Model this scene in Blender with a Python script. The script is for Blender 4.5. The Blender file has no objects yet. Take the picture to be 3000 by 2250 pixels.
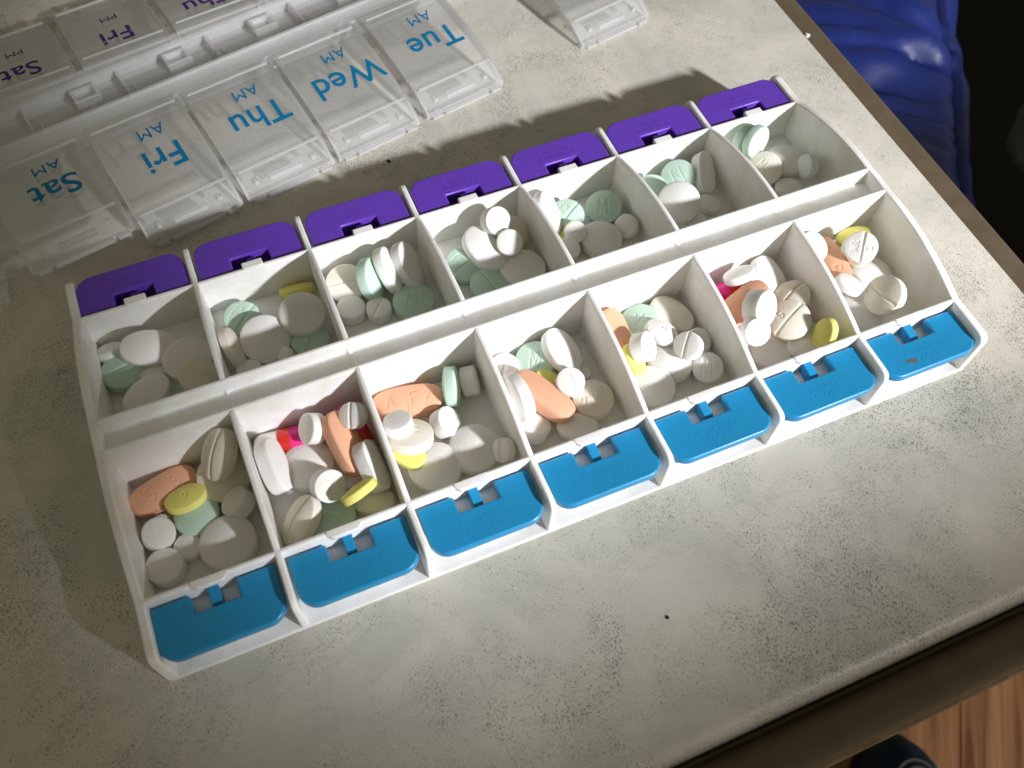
import bpy, bmesh, math, random
from mathutils import Vector, Matrix, Quaternion, noise
scn = bpy.context.scene
col = scn.collection
random.seed(4)
TZ = .74                               # height of the table top above the floor, metres
def W(x, y, z=0.0):                    # scene millimetres (z = 0 at the tray's front wall top) -> metres
    return Vector((x*.001, y*.001, TZ+(z+15.6)*.001))
# ------------------------------------------------------------------ camera
cam = bpy.data.cameras.new('camera'); camo = bpy.data.objects.new('camera', cam); col.objects.link(camo)
CAM = (46.481, -80.236, 190.246)
RX, RY, RZ = (0.921270, -0.388198, 0.023755), (-0.325073, -0.802116, -0.500938), (0.213517, 0.453777, -0.865157)
cam.sensor_width = 36; cam.lens = 2672.67/3000*36
cam.clip_start = .01; cam.clip_end = 30
m = Matrix(((RX[0], -RY[0], -RZ[0]), (RX[1], -RY[1], -RZ[1]), (RX[2], -RY[2], -RZ[2])))
camo.matrix_world = Matrix.Translation(W(*CAM)) @ m.to_4x4()
cam.dof.use_dof = True; cam.dof.focus_distance = .245; cam.dof.aperture_fstop = 24
scn.camera = camo
# ------------------------------------------------------------------ light
scn.view_settings.view_transform = 'Standard'; scn.view_settings.look = 'None'
scn.view_settings.exposure = 0.0; scn.view_settings.gamma = 1.0
w = bpy.data.worlds.new('World'); scn.world = w; w.use_nodes = True
bg = w.node_tree.nodes['Background']
bg.inputs['Color'].default_value = (1.0, .93, .70, 1); bg.inputs['Strength'].default_value = .182
LDIR = Vector((.4715, -.7396, .4807)).normalized()      # towards the window the sun comes through
def lamp(name, kind, loc, target, energy, color):
    l = bpy.data.lights.new(name, kind); o = bpy.data.objects.new(name, l); col.objects.link(o)
    o.location = loc; o.rotation_euler = (target-loc).to_track_quat('-Z', 'Y').to_euler()
    l.energy = energy; l.color = color; return l, o
tgt = W(100, 30, -15.6)
sl, so = lamp('window_sunbeam', 'SPOT', tgt+LDIR*.9, tgt, 57, (.975, .98, 1.04))
sl.shadow_soft_size = .029; sl.spot_size = math.radians(70); sl.spot_blend = .15
rl, ro = lamp('floor_fill_light', 'AREA', W(1350, -650, -120), W(520, -170, -740), 4.6, (1, .80, .58))  # added fill lamp below table height, brightens the floorboards and the metal lip
rl.shape = 'RECTANGLE'; rl.size = .35; rl.size_y = .25
# the window's soft-edged opening: limits of the sunlit patch, in millimetres along the table's two directions
sl.use_nodes = True; lt = sl.node_tree; em = lt.nodes['Emission']
def LN(kind, op=None, **kw):
    n = lt.nodes.new(kind)
    if op: n.operation = op
    return n
ltc = LN('ShaderNodeTexCoord')
LM = so.rotation_euler.to_matrix()
def dot(row):
    v = LN('ShaderNodeVectorMath', 'DOT_PRODUCT'); v.inputs[1].default_value = row; lt.links.new(ltc.outputs['Normal'], v.inputs[0]); return v.outputs['Value']
dz = LN('ShaderNodeMath', 'ABSOLUTE'); lt.links.new(dot(LM[2]), dz.inputs[0])
def edge(axis, lo, hi):                 # where along the table (mm) the opening's edge lets the light in
    d = LN('ShaderNodeMath', 'DIVIDE'); lt.links.new(dot(LM[axis]), d.inputs[0]); lt.links.new(dz.outputs[0], d.inputs[1])
    k = LN('ShaderNodeMath', 'MULTIPLY_ADD'); k.inputs[1].default_value = (so.location.z-TZ)*1000*SGN; k.inputs[2].default_value = so.location[axis]*1000
    lt.links.new(d.outputs[0], k.inputs[0])
    r = LN('ShaderNodeMapRange'); r.interpolation_type = 'SMOOTHSTEP'; r.inputs['From Min'].default_value = lo; r.inputs['From Max'].default_value = hi
    lt.links.new(k.outputs[0], r.inputs['Value']); return r.outputs['Result']
SGN = 1
ex_ = edge(0, 2, 30); ey_ = edge(1, -36, -26)
mm = LN('ShaderNodeMath', 'MULTIPLY'); lt.links.new(ex_, mm.inputs[0]); lt.links.new(ey_, mm.inputs[1]); lt.links.new(mm.outputs[0], em.inputs['Strength'])
scn.cycles.transparent_max_bounces = 40
scn.cycles.max_bounces = 10; scn.cycles.diffuse_bounces = 6
# ------------------------------------------------------------------ helpers
def tag(o, label=None, cat=None, group=None, kind=None):
    if label: o['label'] = label
    if cat: o['category'] = cat
    if group: o['group'] = group
    if kind: o['kind'] = kind
    return o
def empty(name, loc, rot=0):
    o = bpy.data.objects.new(name, None); col.objects.link(o); o.location = loc; o.rotation_euler = (0, 0, rot)
    o.empty_display_size = .01; return o
def meshdata(name, verts, faces, mat, smooth=True, scale=.001):
    me = bpy.data.meshes.new(name)
    me.from_pydata([(v[0]*scale, v[1]*scale, v[2]*scale) for v in verts], [], faces)
    me.materials.append(mat)
    bm = bmesh.new(); bm.from_mesh(me); bmesh.ops.recalc_face_normals(bm, faces=bm.faces[:]); bm.to_mesh(me); bm.free()
    if smooth:
        me.shade_smooth(); me.set_sharp_from_angle(angle=math.radians(38))
    return me
def put(name, me, parent=None, loc=(0, 0, 0), bevel=0, seg=2):
    o = bpy.data.objects.new(name, me); col.objects.link(o); o.location = loc
    if parent: o.parent = parent
    if bevel:
        b = o.modifiers.new('bevel', 'BEVEL'); b.width = bevel*.001; b.segments = seg
        b.limit_method = 'ANGLE'; b.angle_limit = math.radians(35); b.harden_normals = False
    return o
class MB:                               # collects simple solids, in millimetres
    def __init__(s): s.v = []; s.f = []
    def add(s, v, f):
        o = len(s.v); s.v += [tuple(p) for p in v]; s.f += [tuple(i+o for i in q) for q in f]; return s
    def box(s, x0, x1, y0, y1, z0, z1):
        return s.add([(x0,y0,z0),(x1,y0,z0),(x1,y1,z0),(x0,y1,z0),(x0,y0,z1),(x1,y0,z1),(x1,y1,z1),(x0,y1,z1)],
                     [(0,3,2,1),(4,5,6,7),(0,1,5,4),(1,2,6,5),(2,3,7,6),(3,0,4,7)])
    def prism(s, loop, axis, a, b):     # extrude a 2-D loop along an axis between a and b
        n = len(loop)
        def P(p, t): return (t, p[0], p[1]) if axis == 'x' else (p[0], t, p[1]) if axis == 'y' else (p[0], p[1], t)
        v = [P(p, a) for p in loop]+[P(p, b) for p in loop]
        return s.add(v, [tuple(range(n)), tuple(range(2*n-1, n-1, -1))]+[(i, (i+1) % n, n+(i+1) % n, n+i) for i in range(n)])
    def sheet(s, prof, x0, x1, t):      # plate following a (y,z) profile, thickness t
        up = [(y, z) for y, z in prof]; dn = [(y, z-t) for y, z in reversed(prof)]
        n = len(prof)
        v = [(x, y, z) for x in (x0, x1) for y, z in up+dn]; N = 2*n; f = []
        for i in range(n-1):
            f.append((i, i+1, N+i+1, N+i)); a = N-1-i; f.append((a-1, a, N+a, N+a-1))
            f.append((i, N-1-i, N-2-i, i+1)); f.append((N+i, N+i+1, N+N-2-i, N+N-1-i))
        f.append((0, N, N+N-1, N-1)); f.append((n-1, n, N+n, N+n-1))
        return s.add(v, f)
    def build(s, name, mat, parent=None, bevel=0, seg=2, loc=(0, 0, 0), smooth=True):
        return put(name, meshdata(name, s.v, s.f, mat, smooth), parent, loc, bevel, seg)
def text_mesh(name, body, size, mat, thick=.15, bold=0.0, spacing=1.0):
    """flat lettering as a mesh, centred on the origin, cap height = size*0.7 mm"""
    cu = bpy.data.curves.new(name, 'FONT'); cu.body = body; cu.size = size; cu.align_x = 'CENTER'
    cu.extrude = thick/2; cu.offset = bold; cu.space_character = spacing; cu.resolution_u = 4
    o = bpy.data.objects.new(name, cu); col.objects.link(o)
    dg = bpy.context.evaluated_depsgraph_get(); me = bpy.data.meshes.new_from_object(o.evaluated_get(dg))
    bpy.data.objects.remove(o); bpy.data.curves.remove(cu)
    for v in me.vertices: v.co *= .001
    me.materials.clear(); me.materials.append(mat); me.name = name
    return me
# ------------------------------------------------------------------ materials
def new_mat(name):
    m = bpy.data.materials.new(name); m.use_nodes = True; nt = m.node_tree
    return m, nt, nt.nodes['Principled BSDF'], nt.nodes.new
def L(nt, a, b): nt.links.new(a, b)
def plastic(name, colr, rough=.4, spec=.5, bump=.0, bscale=900, dirt=.0, sss=0.0):
    m, nt, p, N = new_mat(name)
    p.inputs['Base Color'].default_value = (*colr, 1); p.inputs['Roughness'].default_value = rough
    p.inputs['Specular IOR Level'].default_value = spec
    if sss:
        p.inputs['Subsurface Weight'].default_value = sss; p.inputs['Subsurface Radius'].default_value = (1, .9, .75)
        p.inputs['Subsurface Scale'].default_value = .0015
    tc = N('ShaderNodeTexCoord')
    if dirt:
        n = N('ShaderNodeTexNoise'); n.inputs['Scale'].default_value = 130; n.inputs['Detail'].default_value = 8
        n.inputs['Roughness'].default_value = .7
        L(nt, tc.outputs['Object'], n.inputs['Vector'])
        r = N('ShaderNodeValToRGB'); r.color_ramp.elements[0].position = .35; r.color_ramp.elements[1].position = .6
        r.color_ramp.elements[0].color = (*[c*(1-dirt)*(1, .97, .9)[i] for i, c in enumerate(colr)], 1); r.color_ramp.elements[1].color = (*colr, 1)
        L(nt, n.outputs['Fac'], r.inputs['Fac']); L(nt, r.outputs['Color'], p.inputs['Base Color'])
    if bump:
        n2 = N('ShaderNodeTexNoise'); n2.inputs['Scale'].default_value = bscale; n2.inputs['Detail'].default_value = 4
        L(nt, tc.outputs['Object'], n2.inputs['Vector'])
        b = N('ShaderNodeBump'); b.inputs['Strength'].default_value = bump; b.inputs['Distance'].default_value = .0003
        L(nt, n2.outputs['Fac'], b.inputs['Height']); L(nt, b.outputs['Normal'], p.inputs['Normal'])
    return m
M_white = plastic('white_plastic', (.90, .90, .89), .42, .45, .12, 700, .10, .25)
M_blue = plastic('blue_plastic', (.012, .25, .51), .30, .5, .10, 1500, .06)
M_purple = plastic('purple_plastic', (.125, .045, .47), .32, .5, .10, 1500, .06)
M_emboss_b = plastic('blue_lettering', (.014, .255, .52), .28, .5)
M_emboss_p = plastic('purple_lettering', (.13, .048, .48), .3, .5)
PILLMAT = {k: plastic(k+'_tablet', c, .62, .3, .35, 2600, .035, .12) for k, c in dict(
    white=(.88, .875, .86), cream=(.84, .80, .70), green=(.55, .73, .63), yellow=(.82, .78, .22), orange=(.85, .46, .30)).items()}
for m_ in PILLMAT.values():
    nt_ = m_.node_tree; p_ = nt_.nodes['Principled BSDF']; src = p_.inputs['Base Color'].links[0].from_socket
    oi_ = nt_.nodes.new('ShaderNodeObjectInfo'); hv_ = nt_.nodes.new('ShaderNodeHueSaturation'); mr_ = nt_.nodes.new('ShaderNodeMapRange')
    mr_.inputs['To Min'].default_value = .90; mr_.inputs['To Max'].default_value = 1.02; L(nt_, oi_.outputs['Random'], mr_.inputs['Value'])
    L(nt_, src, hv_.inputs['Color']); L(nt_, mr_.outputs['Result'], hv_.inputs['Value']); L(nt_, hv_.outputs['Color'], p_.inputs['Base Color'])
M_stain = plastic('brown_stain', (.13, .10, .06), .6, .2)
M_pink = plastic('pink_capsule', (.74, .03, .25), .22, .5)
M_red = plastic('red_capsule', (.62, .035, .02), .22, .5)
M_capw = plastic('white_capsule', (.85, .82, .80), .25, .5)
def clear_plastic(name, haze, tint=(.992, .993, .99)):
    m, nt, p, N = new_mat(name)
    p.inputs['Base Color'].default_value = (.90, .90, .90, 1); p.inputs['Roughness'].default_value = .22
    t = N('ShaderNodeBsdfTransparent'); t.inputs['Color'].default_value = (*tint, 1)
    g = N('ShaderNodeBsdfGlossy'); g.inputs['Roughness'].default_value = .14
    fr = N('ShaderNodeFresnel'); fr.inputs['IOR'].default_value = 1.46
    n = N('ShaderNodeTexNoise'); n.inputs['Scale'].default_value = 60; n.inputs['Detail'].default_value = 6
    tc = N('ShaderNodeTexCoord'); L(nt, tc.outputs['Object'], n.inputs['Vector'])
    mr = N('ShaderNodeMapRange'); mr.inputs['To Min'].default_value = haze*.75; mr.inputs['To Max'].default_value = haze*1.25
    L(nt, n.outputs['Fac'], mr.inputs['Value'])
    m1 = N('ShaderNodeMixShader'); L(nt, mr.outputs['Result'], m1.inputs['Fac']); L(nt, t.outputs[0], m1.inputs[1]); L(nt, p.outputs[0], m1.inputs[2])
    fh = N('ShaderNodeMath'); fh.operation = 'MULTIPLY'; fh.inputs[1].default_value = .5; L(nt, fr.outputs[0], fh.inputs[0])
    m2 = N('ShaderNodeMixShader'); L(nt, fh.outputs[0], m2.inputs['Fac']); L(nt, m1.outputs[0], m2.inputs[1]); L(nt, g.outputs[0], m2.inputs[2])
    L(nt, m2.outputs[0], nt.nodes['Material Output'].inputs['Surface']); return m
M_clear = clear_plastic('clear_plastic', .15)
M_clear_edge = clear_plastic('clear_plastic_edge', .30)
def ink(name, c):
    m = plastic(name, c, .5, .3); nt = m.node_tree; N = nt.nodes.new
    t = N('ShaderNodeBsdfTransparent'); t.inputs['Color'].default_value = (*[min(1, .35+x*1.2) for x in c], 1)
    mx = N('ShaderNodeMixShader'); mx.inputs['Fac'].default_value = .72
    L(nt, t.outputs[0], mx.inputs[1]); L(nt, nt.nodes['Principled BSDF'].outputs[0], mx.inputs[2]); L(nt, mx.outputs[0], nt.nodes['Material Output'].inputs['Surface']); return m
M_teal = ink('teal_print', (.0, .19, .38))
M_violet = ink('violet_print', (.075, .01, .20))
def laminate():
    m, nt, p, N = new_mat('speckled_laminate'); tc = N('ShaderNodeTexCoord'); V = tc.outputs['Object']
    def noise_(scale, detail=3, rough=.5, vec=V, dist=0):
        n = N('ShaderNodeTexNoise'); n.inputs['Scale'].default_value = scale; n.inputs['Detail'].default_value = detail
        n.inputs['Roughness'].default_value = rough; n.inputs['Distortion'].default_value = dist; L(nt, vec, n.inputs['Vector']); return n
    def ramp(src, a, b, ca=(0, 0, 0, 1), cb=(1, 1, 1, 1)):
        r = N('ShaderNodeValToRGB'); e = r.color_ramp.elements; e[0].position = a; e[1].position = b; e[0].color = ca; e[1].color = cb
        L(nt, src, r.inputs['Fac']); return r
    # clouds of warm and cool grey
    cl = noise_(22, 7, .62, dist=.8)
    base = ramp(cl.outputs['Fac'], .33, .66, (.50, .49, .42, 1), (.67, .63, .545, 1))
    # short dark flecks, gathered into drifts
    wob = noise_(420, 2); ad = N('ShaderNodeVectorMath'); ad.operation = 'MULTIPLY_ADD'
    ad.inputs[1].default_value = (.0016, .0016, 0); L(nt, wob.outputs['Color'], ad.inputs[0]); L(nt, V, ad.inputs[2])
    drift = noise_(30, 6, .72, dist=1.2)
    th = N('ShaderNodeMapRange'); th.inputs['From Min'].default_value = .42; th.inputs['From Max'].default_value = .68
    th.inputs['To Min'].default_value = .10; th.inputs['To Max'].default_value = .36; L(nt, drift.outputs['Fac'], th.inputs['Value'])
    mot = noise_(260, 5, .7); mo = ramp(mot.outputs['Fac'], .42, .66)
    mm_ = N('ShaderNodeMath'); mm_.operation = 'MULTIPLY'; L(nt, mo.outputs['Color'], mm_.inputs[0]); dr = ramp(drift.outputs['Fac'], .40, .66); L(nt, dr.outputs['Color'], mm_.inputs[1])
    mm2 = N('ShaderNodeMath'); mm2.operation = 'MULTIPLY'; mm2.inputs[1].default_value = .46; L(nt, mm_.outputs[0], mm2.inputs[0])
    bx = N('ShaderNodeMix'); bx.data_type = 'RGBA'; bx.inputs['B'].default_value = (.32, .33, .27, 1); L(nt, base.outputs['Color'], bx.inputs['A']); L(nt, mm2.outputs[0], bx.inputs['Factor'])
    dots = None
    for sc_, rot in ((1700, .7), (1150, 2.0), (1500, 1.2)):
        mp = N('ShaderNodeMapping'); mp.inputs['Rotation'].default_value = (0, 0, rot); mp.inputs['Scale'].default_value = (1, .72, 1); L(nt, ad.outputs[0], mp.inputs['Vector'])
        vo = N('ShaderNodeTexVoronoi'); vo.voronoi_dimensions = '2D'; vo.inputs['Scale'].default_value = sc_; L(nt, mp.outputs['Vector'], vo.inputs['Vector'])
        rnd = N('ShaderNodeSeparateColor'); L(nt, vo.outputs['Color'], rnd.inputs[0])
        rr = N('ShaderNodeMath'); rr.operation = 'MULTIPLY'; L(nt, rnd.outputs['Red'], rr.inputs[0]); L(nt, th.outputs['Result'], rr.inputs[1])
        sb = N('ShaderNodeMath'); sb.operation = 'SUBTRACT'; L(nt, rr.outputs[0], sb.inputs[0]); L(nt, vo.outputs['Distance'], sb.inputs[1])
        mr = N('ShaderNodeMapRange'); mr.inputs['From Min'].default_value = -.02; mr.inputs['From Max'].default_value = .06; L(nt, sb.outputs[0], mr.inputs['Value'])
        if dots is None: dots = mr.outputs['Result']
        else:
            mxx = N('ShaderNodeMath'); mxx.operation = 'MAXIMUM'; L(nt, dots, mxx.inputs[0]); L(nt, mr.outputs['Result'], mxx.inputs[1]); dots = mxx.outputs[0]
    mx = N('ShaderNodeMix'); mx.data_type = 'RGBA'; mx.inputs['B'].default_value = (.12, .11, .095, 1)
    mul = N('ShaderNodeMath'); mul.operation = 'MULTIPLY'; mul.inputs[1].default_value = .60
    L(nt, dots, mul.inputs[0]); L(nt, mul.outputs[0], mx.inputs['Factor']); L(nt, bx.outputs['Result'], mx.inputs['A'])
    L(nt, mx.outputs['Result'], p.inputs['Base Color'])
    p.inputs['Roughness'].default_value = .38; p.inputs['Specular IOR Level'].default_value = .35
    b = N('ShaderNodeBump'); b.inputs['Strength'].default_value = .12; b.inputs['Distance'].default_value = .0002
    fn = noise_(900, 3); L(nt, fn.outputs['Fac'], b.inputs['Height']); L(nt, b.outputs['Normal'], p.inputs['Normal'])
    return m
M_lam = laminate()
M_trim = plastic('brown_trim', (.125, .094, .060), .36, .4, .25, 900, .2)
M_lip = plastic('worn_metal_lip', (.30, .24, .16), .30, .6, .3, 700, .4)
M_lip.node_tree.nodes['Principled BSDF'].inputs['Metallic'].default_value = .6
def wood(name, c1, c2):
    m, nt, p, N = new_mat(name); tc = N('ShaderNodeTexCoord')
    mp = N('ShaderNodeMapping'); mp.inputs['Scale'].default_value = (3, 75, 10); L(nt, tc.outputs['Object'], mp.inputs['Vector'])
    oi = N('ShaderNodeObjectInfo'); cb = N('ShaderNodeCombineXYZ'); mu = N('ShaderNodeMath'); mu.operation = 'MULTIPLY'; mu.inputs[1].default_value = 40
    L(nt, oi.outputs['Random'], mu.inputs[0]); L(nt, mu.outputs[0], cb.inputs['X']); L(nt, mu.outputs[0], cb.inputs['Y']); L(nt, cb.outputs[0], mp.inputs['Location'])
    n = N('ShaderNodeTexNoise'); n.inputs['Scale'].default_value = 1; n.inputs['Detail'].default_value = 7; n.inputs['Roughness'].default_value = .65; n.inputs['Distortion'].default_value = .6
    L(nt, mp.outputs['Vector'], n.inputs['Vector'])
    r = N('ShaderNodeValToRGB'); e = r.color_ramp.elements; e[0].position = .38; e[1].position = .62; e[0].color = (*c1, 1); e[1].color = (*c2, 1)
    L(nt, n.outputs['Fac'], r.inputs['Fac']); L(nt, r.outputs['Color'], p.inputs['Base Color']); p.inputs['Roughness'].default_value = .4
    return m
M_wood = wood('brown_floorboard', (.26, .11, .055), (.74, .41, .23))
M_under = plastic('dark_subfloor', (.02, .014, .01), .8, .2)
M_jacket = plastic('shiny_blue_fabric', (.004, .019, .165), .42, .7, .2, 1400)
M_hem = plastic('dark_blue_binding', (.003, .012, .10), .6, .3, .3, 1200)
M_black = plastic('deep_shade', (.004, .004, .004), .8, .2)  # near-black colour stands in for the deep shade beyond the jacket
M_grey = plastic('grey_cloth', (.10, .10, .085), .8, .2, .3, 600)
M_denim = plastic('navy_canvas', (.010, .034, .075), .8, .25, .9, 700, .4)
M_rubber = plastic('dark_rubber', (.008, .011, .018), .6, .3)
M_stitch = plastic('pale_stitching', (.22, .25, .29), .7, .2)
M_crumb = plastic('dark_crumb', (.02, .015, .01), .8, .2)
M_wcrumb = plastic('white_crumb', (.75, .72, .66), .7, .2)
# ------------------------------------------------------------- setting
ZF = -15.6-740
fl = MB().box(-900, 1500, -1300, 1500, ZF-30, ZF-4).build('floor', M_under); tag(fl, 'dark gaps beneath the brown wooden floorboards', 'floor', kind='structure')
ang = math.atan2(.8, .6)
pb = MB().box(-.45*1000, .45*1000, -38, 38, -12, 0)
pm = meshdata('floorboard', pb.v, pb.f, M_wood, smooth=False)
for k in range(-5, 5):
    o = put('floorboard', pm, fl, bevel=1.2)
    cx, cy = 545, -165
    o.location = W(cx - math.sin(ang)*k*77.0, cy + math.cos(ang)*k*77.0, ZF+12) ; o.rotation_euler = (0, 0, ang)
# table
TR, TF = 242.0, -70.6                      # right and front edge of the laminate
ROOT = W(-450, 250, ZF)
table = empty('table', ROOT); tag(table, 'speckled off-white laminate table with brown rounded edge trim', 'table')
off = lambda: -ROOT
top = MB()
R0 = 3.0
RE = 4.5
prof = [(TF, -36), (TF, -15.6-RE)]+[(TF+RE-RE*math.cos(q), -15.6-RE+RE*math.sin(q)) for q in [math.pi/2*k/8 for k in range(1, 9)]]
prof += [(790, -15.6), (790, -36)]
top.prism(prof, 'x', -1150, TR)
def at_world(o): o.location = W(0, 0, 0)-o.parent.location; return o
at_world(top.build('tabletop', M_lam, table))
def bull(w, zt, zb, x0, sgn, lip):         # trim profile (outward coordinate, z)
    p = [(x0, zt-.35)]
    for k in range(1, 10):
        t = k/9*math.pi/2; p.append((x0+sgn*(w*.62+w*.38*math.sin(t)), zt-.35-w*.38*(1-math.cos(t))))
    p += [(x0+sgn*w, zb+2), (x0+sgn*(w-1), zb), (x0, zb)]
    return p
rt = MB(); rt.prism([(x, z) for x, z in bull(9.2, -15.6, -38, TR+.15, 1, 0)], 'y', TF-12, 790); at_world(rt.build('edge_trim', M_trim, table))
ft = MB()
fp = [(TF-.2, -26.0), (TF-1.6, -26.0), (TF-2.2, -23.0), (TF-3.4, -20.6), (TF-5.4, -19.0), (TF-7.6, -18.6), (TF-9.6, -19.2), (TF-11.2, -20.8), (TF-12.2, -23.6), (TF-12.5, -30), (TF-12.0, -37), (TF-.2, -38)]
ft.prism(fp, 'x', -1150, TR-.1); at_world(ft.build('edge_trim', M_trim, table, bevel=.5))
lp = MB().prism([(TF-11.6, -37.0), (TF-13.4, -38.2), (TF-13.6, -40.2), (TF-12, -41.2), (TF-9, -40)], 'x', -1150, TR+6); at_world(lp.build('metal_lip', M_lip, table, bevel=.4))
for (x, y) in ((-1080, 0), (150, 0), (-1080, 720), (150, 720)):
    leg = MB(); s = 22; b_ = 15
    leg.add([(x-b_, y-b_, ZF), (x+b_, y-b_, ZF), (x+b_, y+b_, ZF), (x-b_, y+b_, ZF), (x-s, y-s, -36.2), (x+s, y-s, -36.2), (x+s, y+s, -36.2), (x-s, y+s, -36.2)],
            [(0,3,2,1),(4,5,6,7),(0,1,5,4),(1,2,6,5),(2,3,7,6),(3,0,4,7)])
    at_world(leg.build('table_leg', M_trim, table, bevel=2))
# black block added in place of deep shade, and blue jacket beyond the right edge
def smooth(t): t = max(0, min(1, t)); return t*t*(3-2*t)
shade_block = empty('backdrop', W(760, 330, ZF)); tag(shade_block, 'black block added to stand for the deep shade under the blue jacket', 'backdrop')
cu = MB(); cu.box(300, 1180, -80, 760, -430, -330); at_world(cu.build('shade_block', M_black, shade_block, bevel=30, seg=4))
for (x, y) in ((340, -40), (1140, -40), (340, 720), (1140, 720)):
    at_world(MB().box(x-18, x+18, y-18, y+18, ZF, -431).build('leg', M_black, shade_block, bevel=3))  # legs of the added black block
JB = [(640, 430), (575, 330), (541, 286), (528, 270), (507, 226), (480, 190), (462, 165), (446, 140), (436, 112), (432, 82), (440, 20), (455, -60)]   # outer edge of the jacket
def jedge(t):
    f = t*(len(JB)-1); i = min(int(f), len(JB)-2); a = f-i
    return JB[i][0]*(1-a)+JB[i+1][0]*a, JB[i][1]*(1-a)+JB[i+1][1]*a
FOLDS = [((451, 299), (485, 247), 9, 9), ((490, 291), (516, 262), 12, 10), ((443, 276), (492, 240), 9, 7), ((439, 255), (486, 224), 6, 9), ((438, 237), (478, 207), 5, 6),
         ((438, 224), (467, 196), 8, 6), ((435, 209), (461, 190), 7, 5), ((432, 197), (455, 180), 6, 6), ((432, 184), (479, 155), 7, 8), ((433, 161), (469, 134), 6, 9), ((400, 290), (450, 250), 6, 12)]
def jz(x, y):
    f = 8*noise.noise(Vector((x*.012, y*.012, 1)))+1.2*noise.noise(Vector((x*.035, y*.045, 3)))
    for (a_, b_, A, wd) in FOLDS:
        dx, dy = b_[0]-a_[0], b_[1]-a_[1]; Ln = math.hypot(dx, dy); dx /= Ln; dy /= Ln
        s = (x-a_[0])*dx+(y-a_[1])*dy; d = -(x-a_[0])*dy+(y-a_[1])*dx
        d += 3.5*math.sin(s*.05+A)+2*noise.noise(Vector((s*.05, A, 0)))
        tp = math.exp(-(max(0, -s)/30)**2-(max(0, s-Ln)/14)**2)
        k = d/(wd*1.5 if d > 0 else wd*.95)
        f += A*.72*tp*(math.exp(-k*k)-.35*math.exp(-(k+1.6)**2))
    return f
jv, jf = [], []
NU, NV = 150, 120
for i in range(NU+1):
    ex, ey = jedge(i/NU)
    for j in range(NV+1):
        t = j/NV; x = 205+(ex-205)*t; y = ey - (1-t)*(ex-205)*-.18
        drop = 16*smooth((t-.90)/.1)
        jv.append((x, y, -205 + jz(x, y)*(1-.5*smooth((t-.85)/.15)) - drop))
for i in range(NU):
    for j in range(NV):
        a = i*(NV+1)+j; jf.append((a, a+1, a+NV+2, a+NV+1))
jk = empty('jacket', W(430, 200, -330)); tag(jk, 'creased shiny royal blue jacket beyond the right table edge', 'jacket')
o = at_world(put('shell', meshdata('shell', jv, jf, M_jacket), jk)); sd = o.modifiers.new('thickness', 'SOLIDIFY'); sd.thickness = .003; sd.offset = -1
# padded binding along the jacket's edge
hv, hf = [], []
for i in range(NU+1):
    p = Vector(jv[i*(NV+1)+NV-9]); q = Vector(jv[min(i+1, NU)*(NV+1)+NV-9]) if i < NU else None
    d = (q-p).normalized() if q is not None and (q-p).length > 0 else d
    sd_ = d.cross(Vector((0, 0, 1))).normalized(); r = 7+.5*noise.noise(Vector((i*.35, 0, 0)))
    for k in range(12):
        a = 2*math.pi*k/12; c = p+sd_*(math.cos(a)*r+6)*-1+Vector((0, 0, math.sin(a)*r*.8-5)); hv.append(tuple(c))
for i in range(NU):
    for k in range(12): hf.append((i*12+k, i*12+(k+1) % 12, (i+1)*12+(k+1) % 12, (i+1)*12+k))
at_world(put('binding', meshdata('binding', hv, hf, M_hem), jk))
# folded grey cloth at the far right
gv, gf = [], []
gx, gy = 548, 168
for i in range(17):
    for j in range(24):
        a = 2*math.pi*j/24; t = i/16*math.pi
        r = 1+.25*noise.noise(Vector((math.cos(a)*1.6, math.sin(a)*1.6, t*1.5)))
        gv.append((gx+38*math.sin(t)*math.cos(a)*r, gy+34*math.sin(t)*math.sin(a)*r, -225+30*math.cos(t)*r))
for i in range(16):
    for j in range(24): gf.append((i*24+j, i*24+(j+1) % 24, (i+1)*24+(j+1) % 24, (i+1)*24+j))
g = put('cloth', meshdata('cloth', gv, gf, M_grey), None, W(0, 0, 0)); tag(g, 'crumpled grey cloth at the far right beside the jacket', 'cloth')
# shoe on the floorboards
sh = empty('shoe', W(445, -120, ZF)); tag(sh, 'navy canvas shoe toe with pale stitching on brown floorboards', 'shoe'); sh.rotation_euler = (0, 0, math.radians(-28))
def shoe_surf(z0, z1, grow, n=40, rings=12):
    v, f = [], []
    for r in range(rings+1):
        t = r/rings; sc = math.cos(t*math.pi/2)**.62 if t < 1 else 0
        for k in range(n):
            a = 2*math.pi*k/n; y = math.sin(a); x = math.cos(a)
            ln = 95 if y > 0 else 190
            wd = 48*(1-.16*max(0, -y))
            v.append((x*wd*sc*grow, -95+ y*ln*sc*grow+95-60, z0+(z1-z0)*math.sin(t*math.pi/2)))
    for r in range(rings):
        for k in range(n): f.append((r*n+k, r*n+(k+1) % n, (r+1)*n+(k+1) % n, (r+1)*n+k))
    return v, f
v, f = shoe_surf(24, 88, .93); put('upper', meshdata('upper', v, f, M_denim), sh)
so_ = MB(); so_.prism([((48*(1-.16*max(0, -math.sin(a))))*math.cos(a), -60+(95 if math.sin(a) > 0 else 190)*math.sin(a)) for a in [2*math.pi*k/40 for k in range(40)]], 'z', .5, 26)
so_.build('sole', M_rubber, sh, bevel=3)
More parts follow.
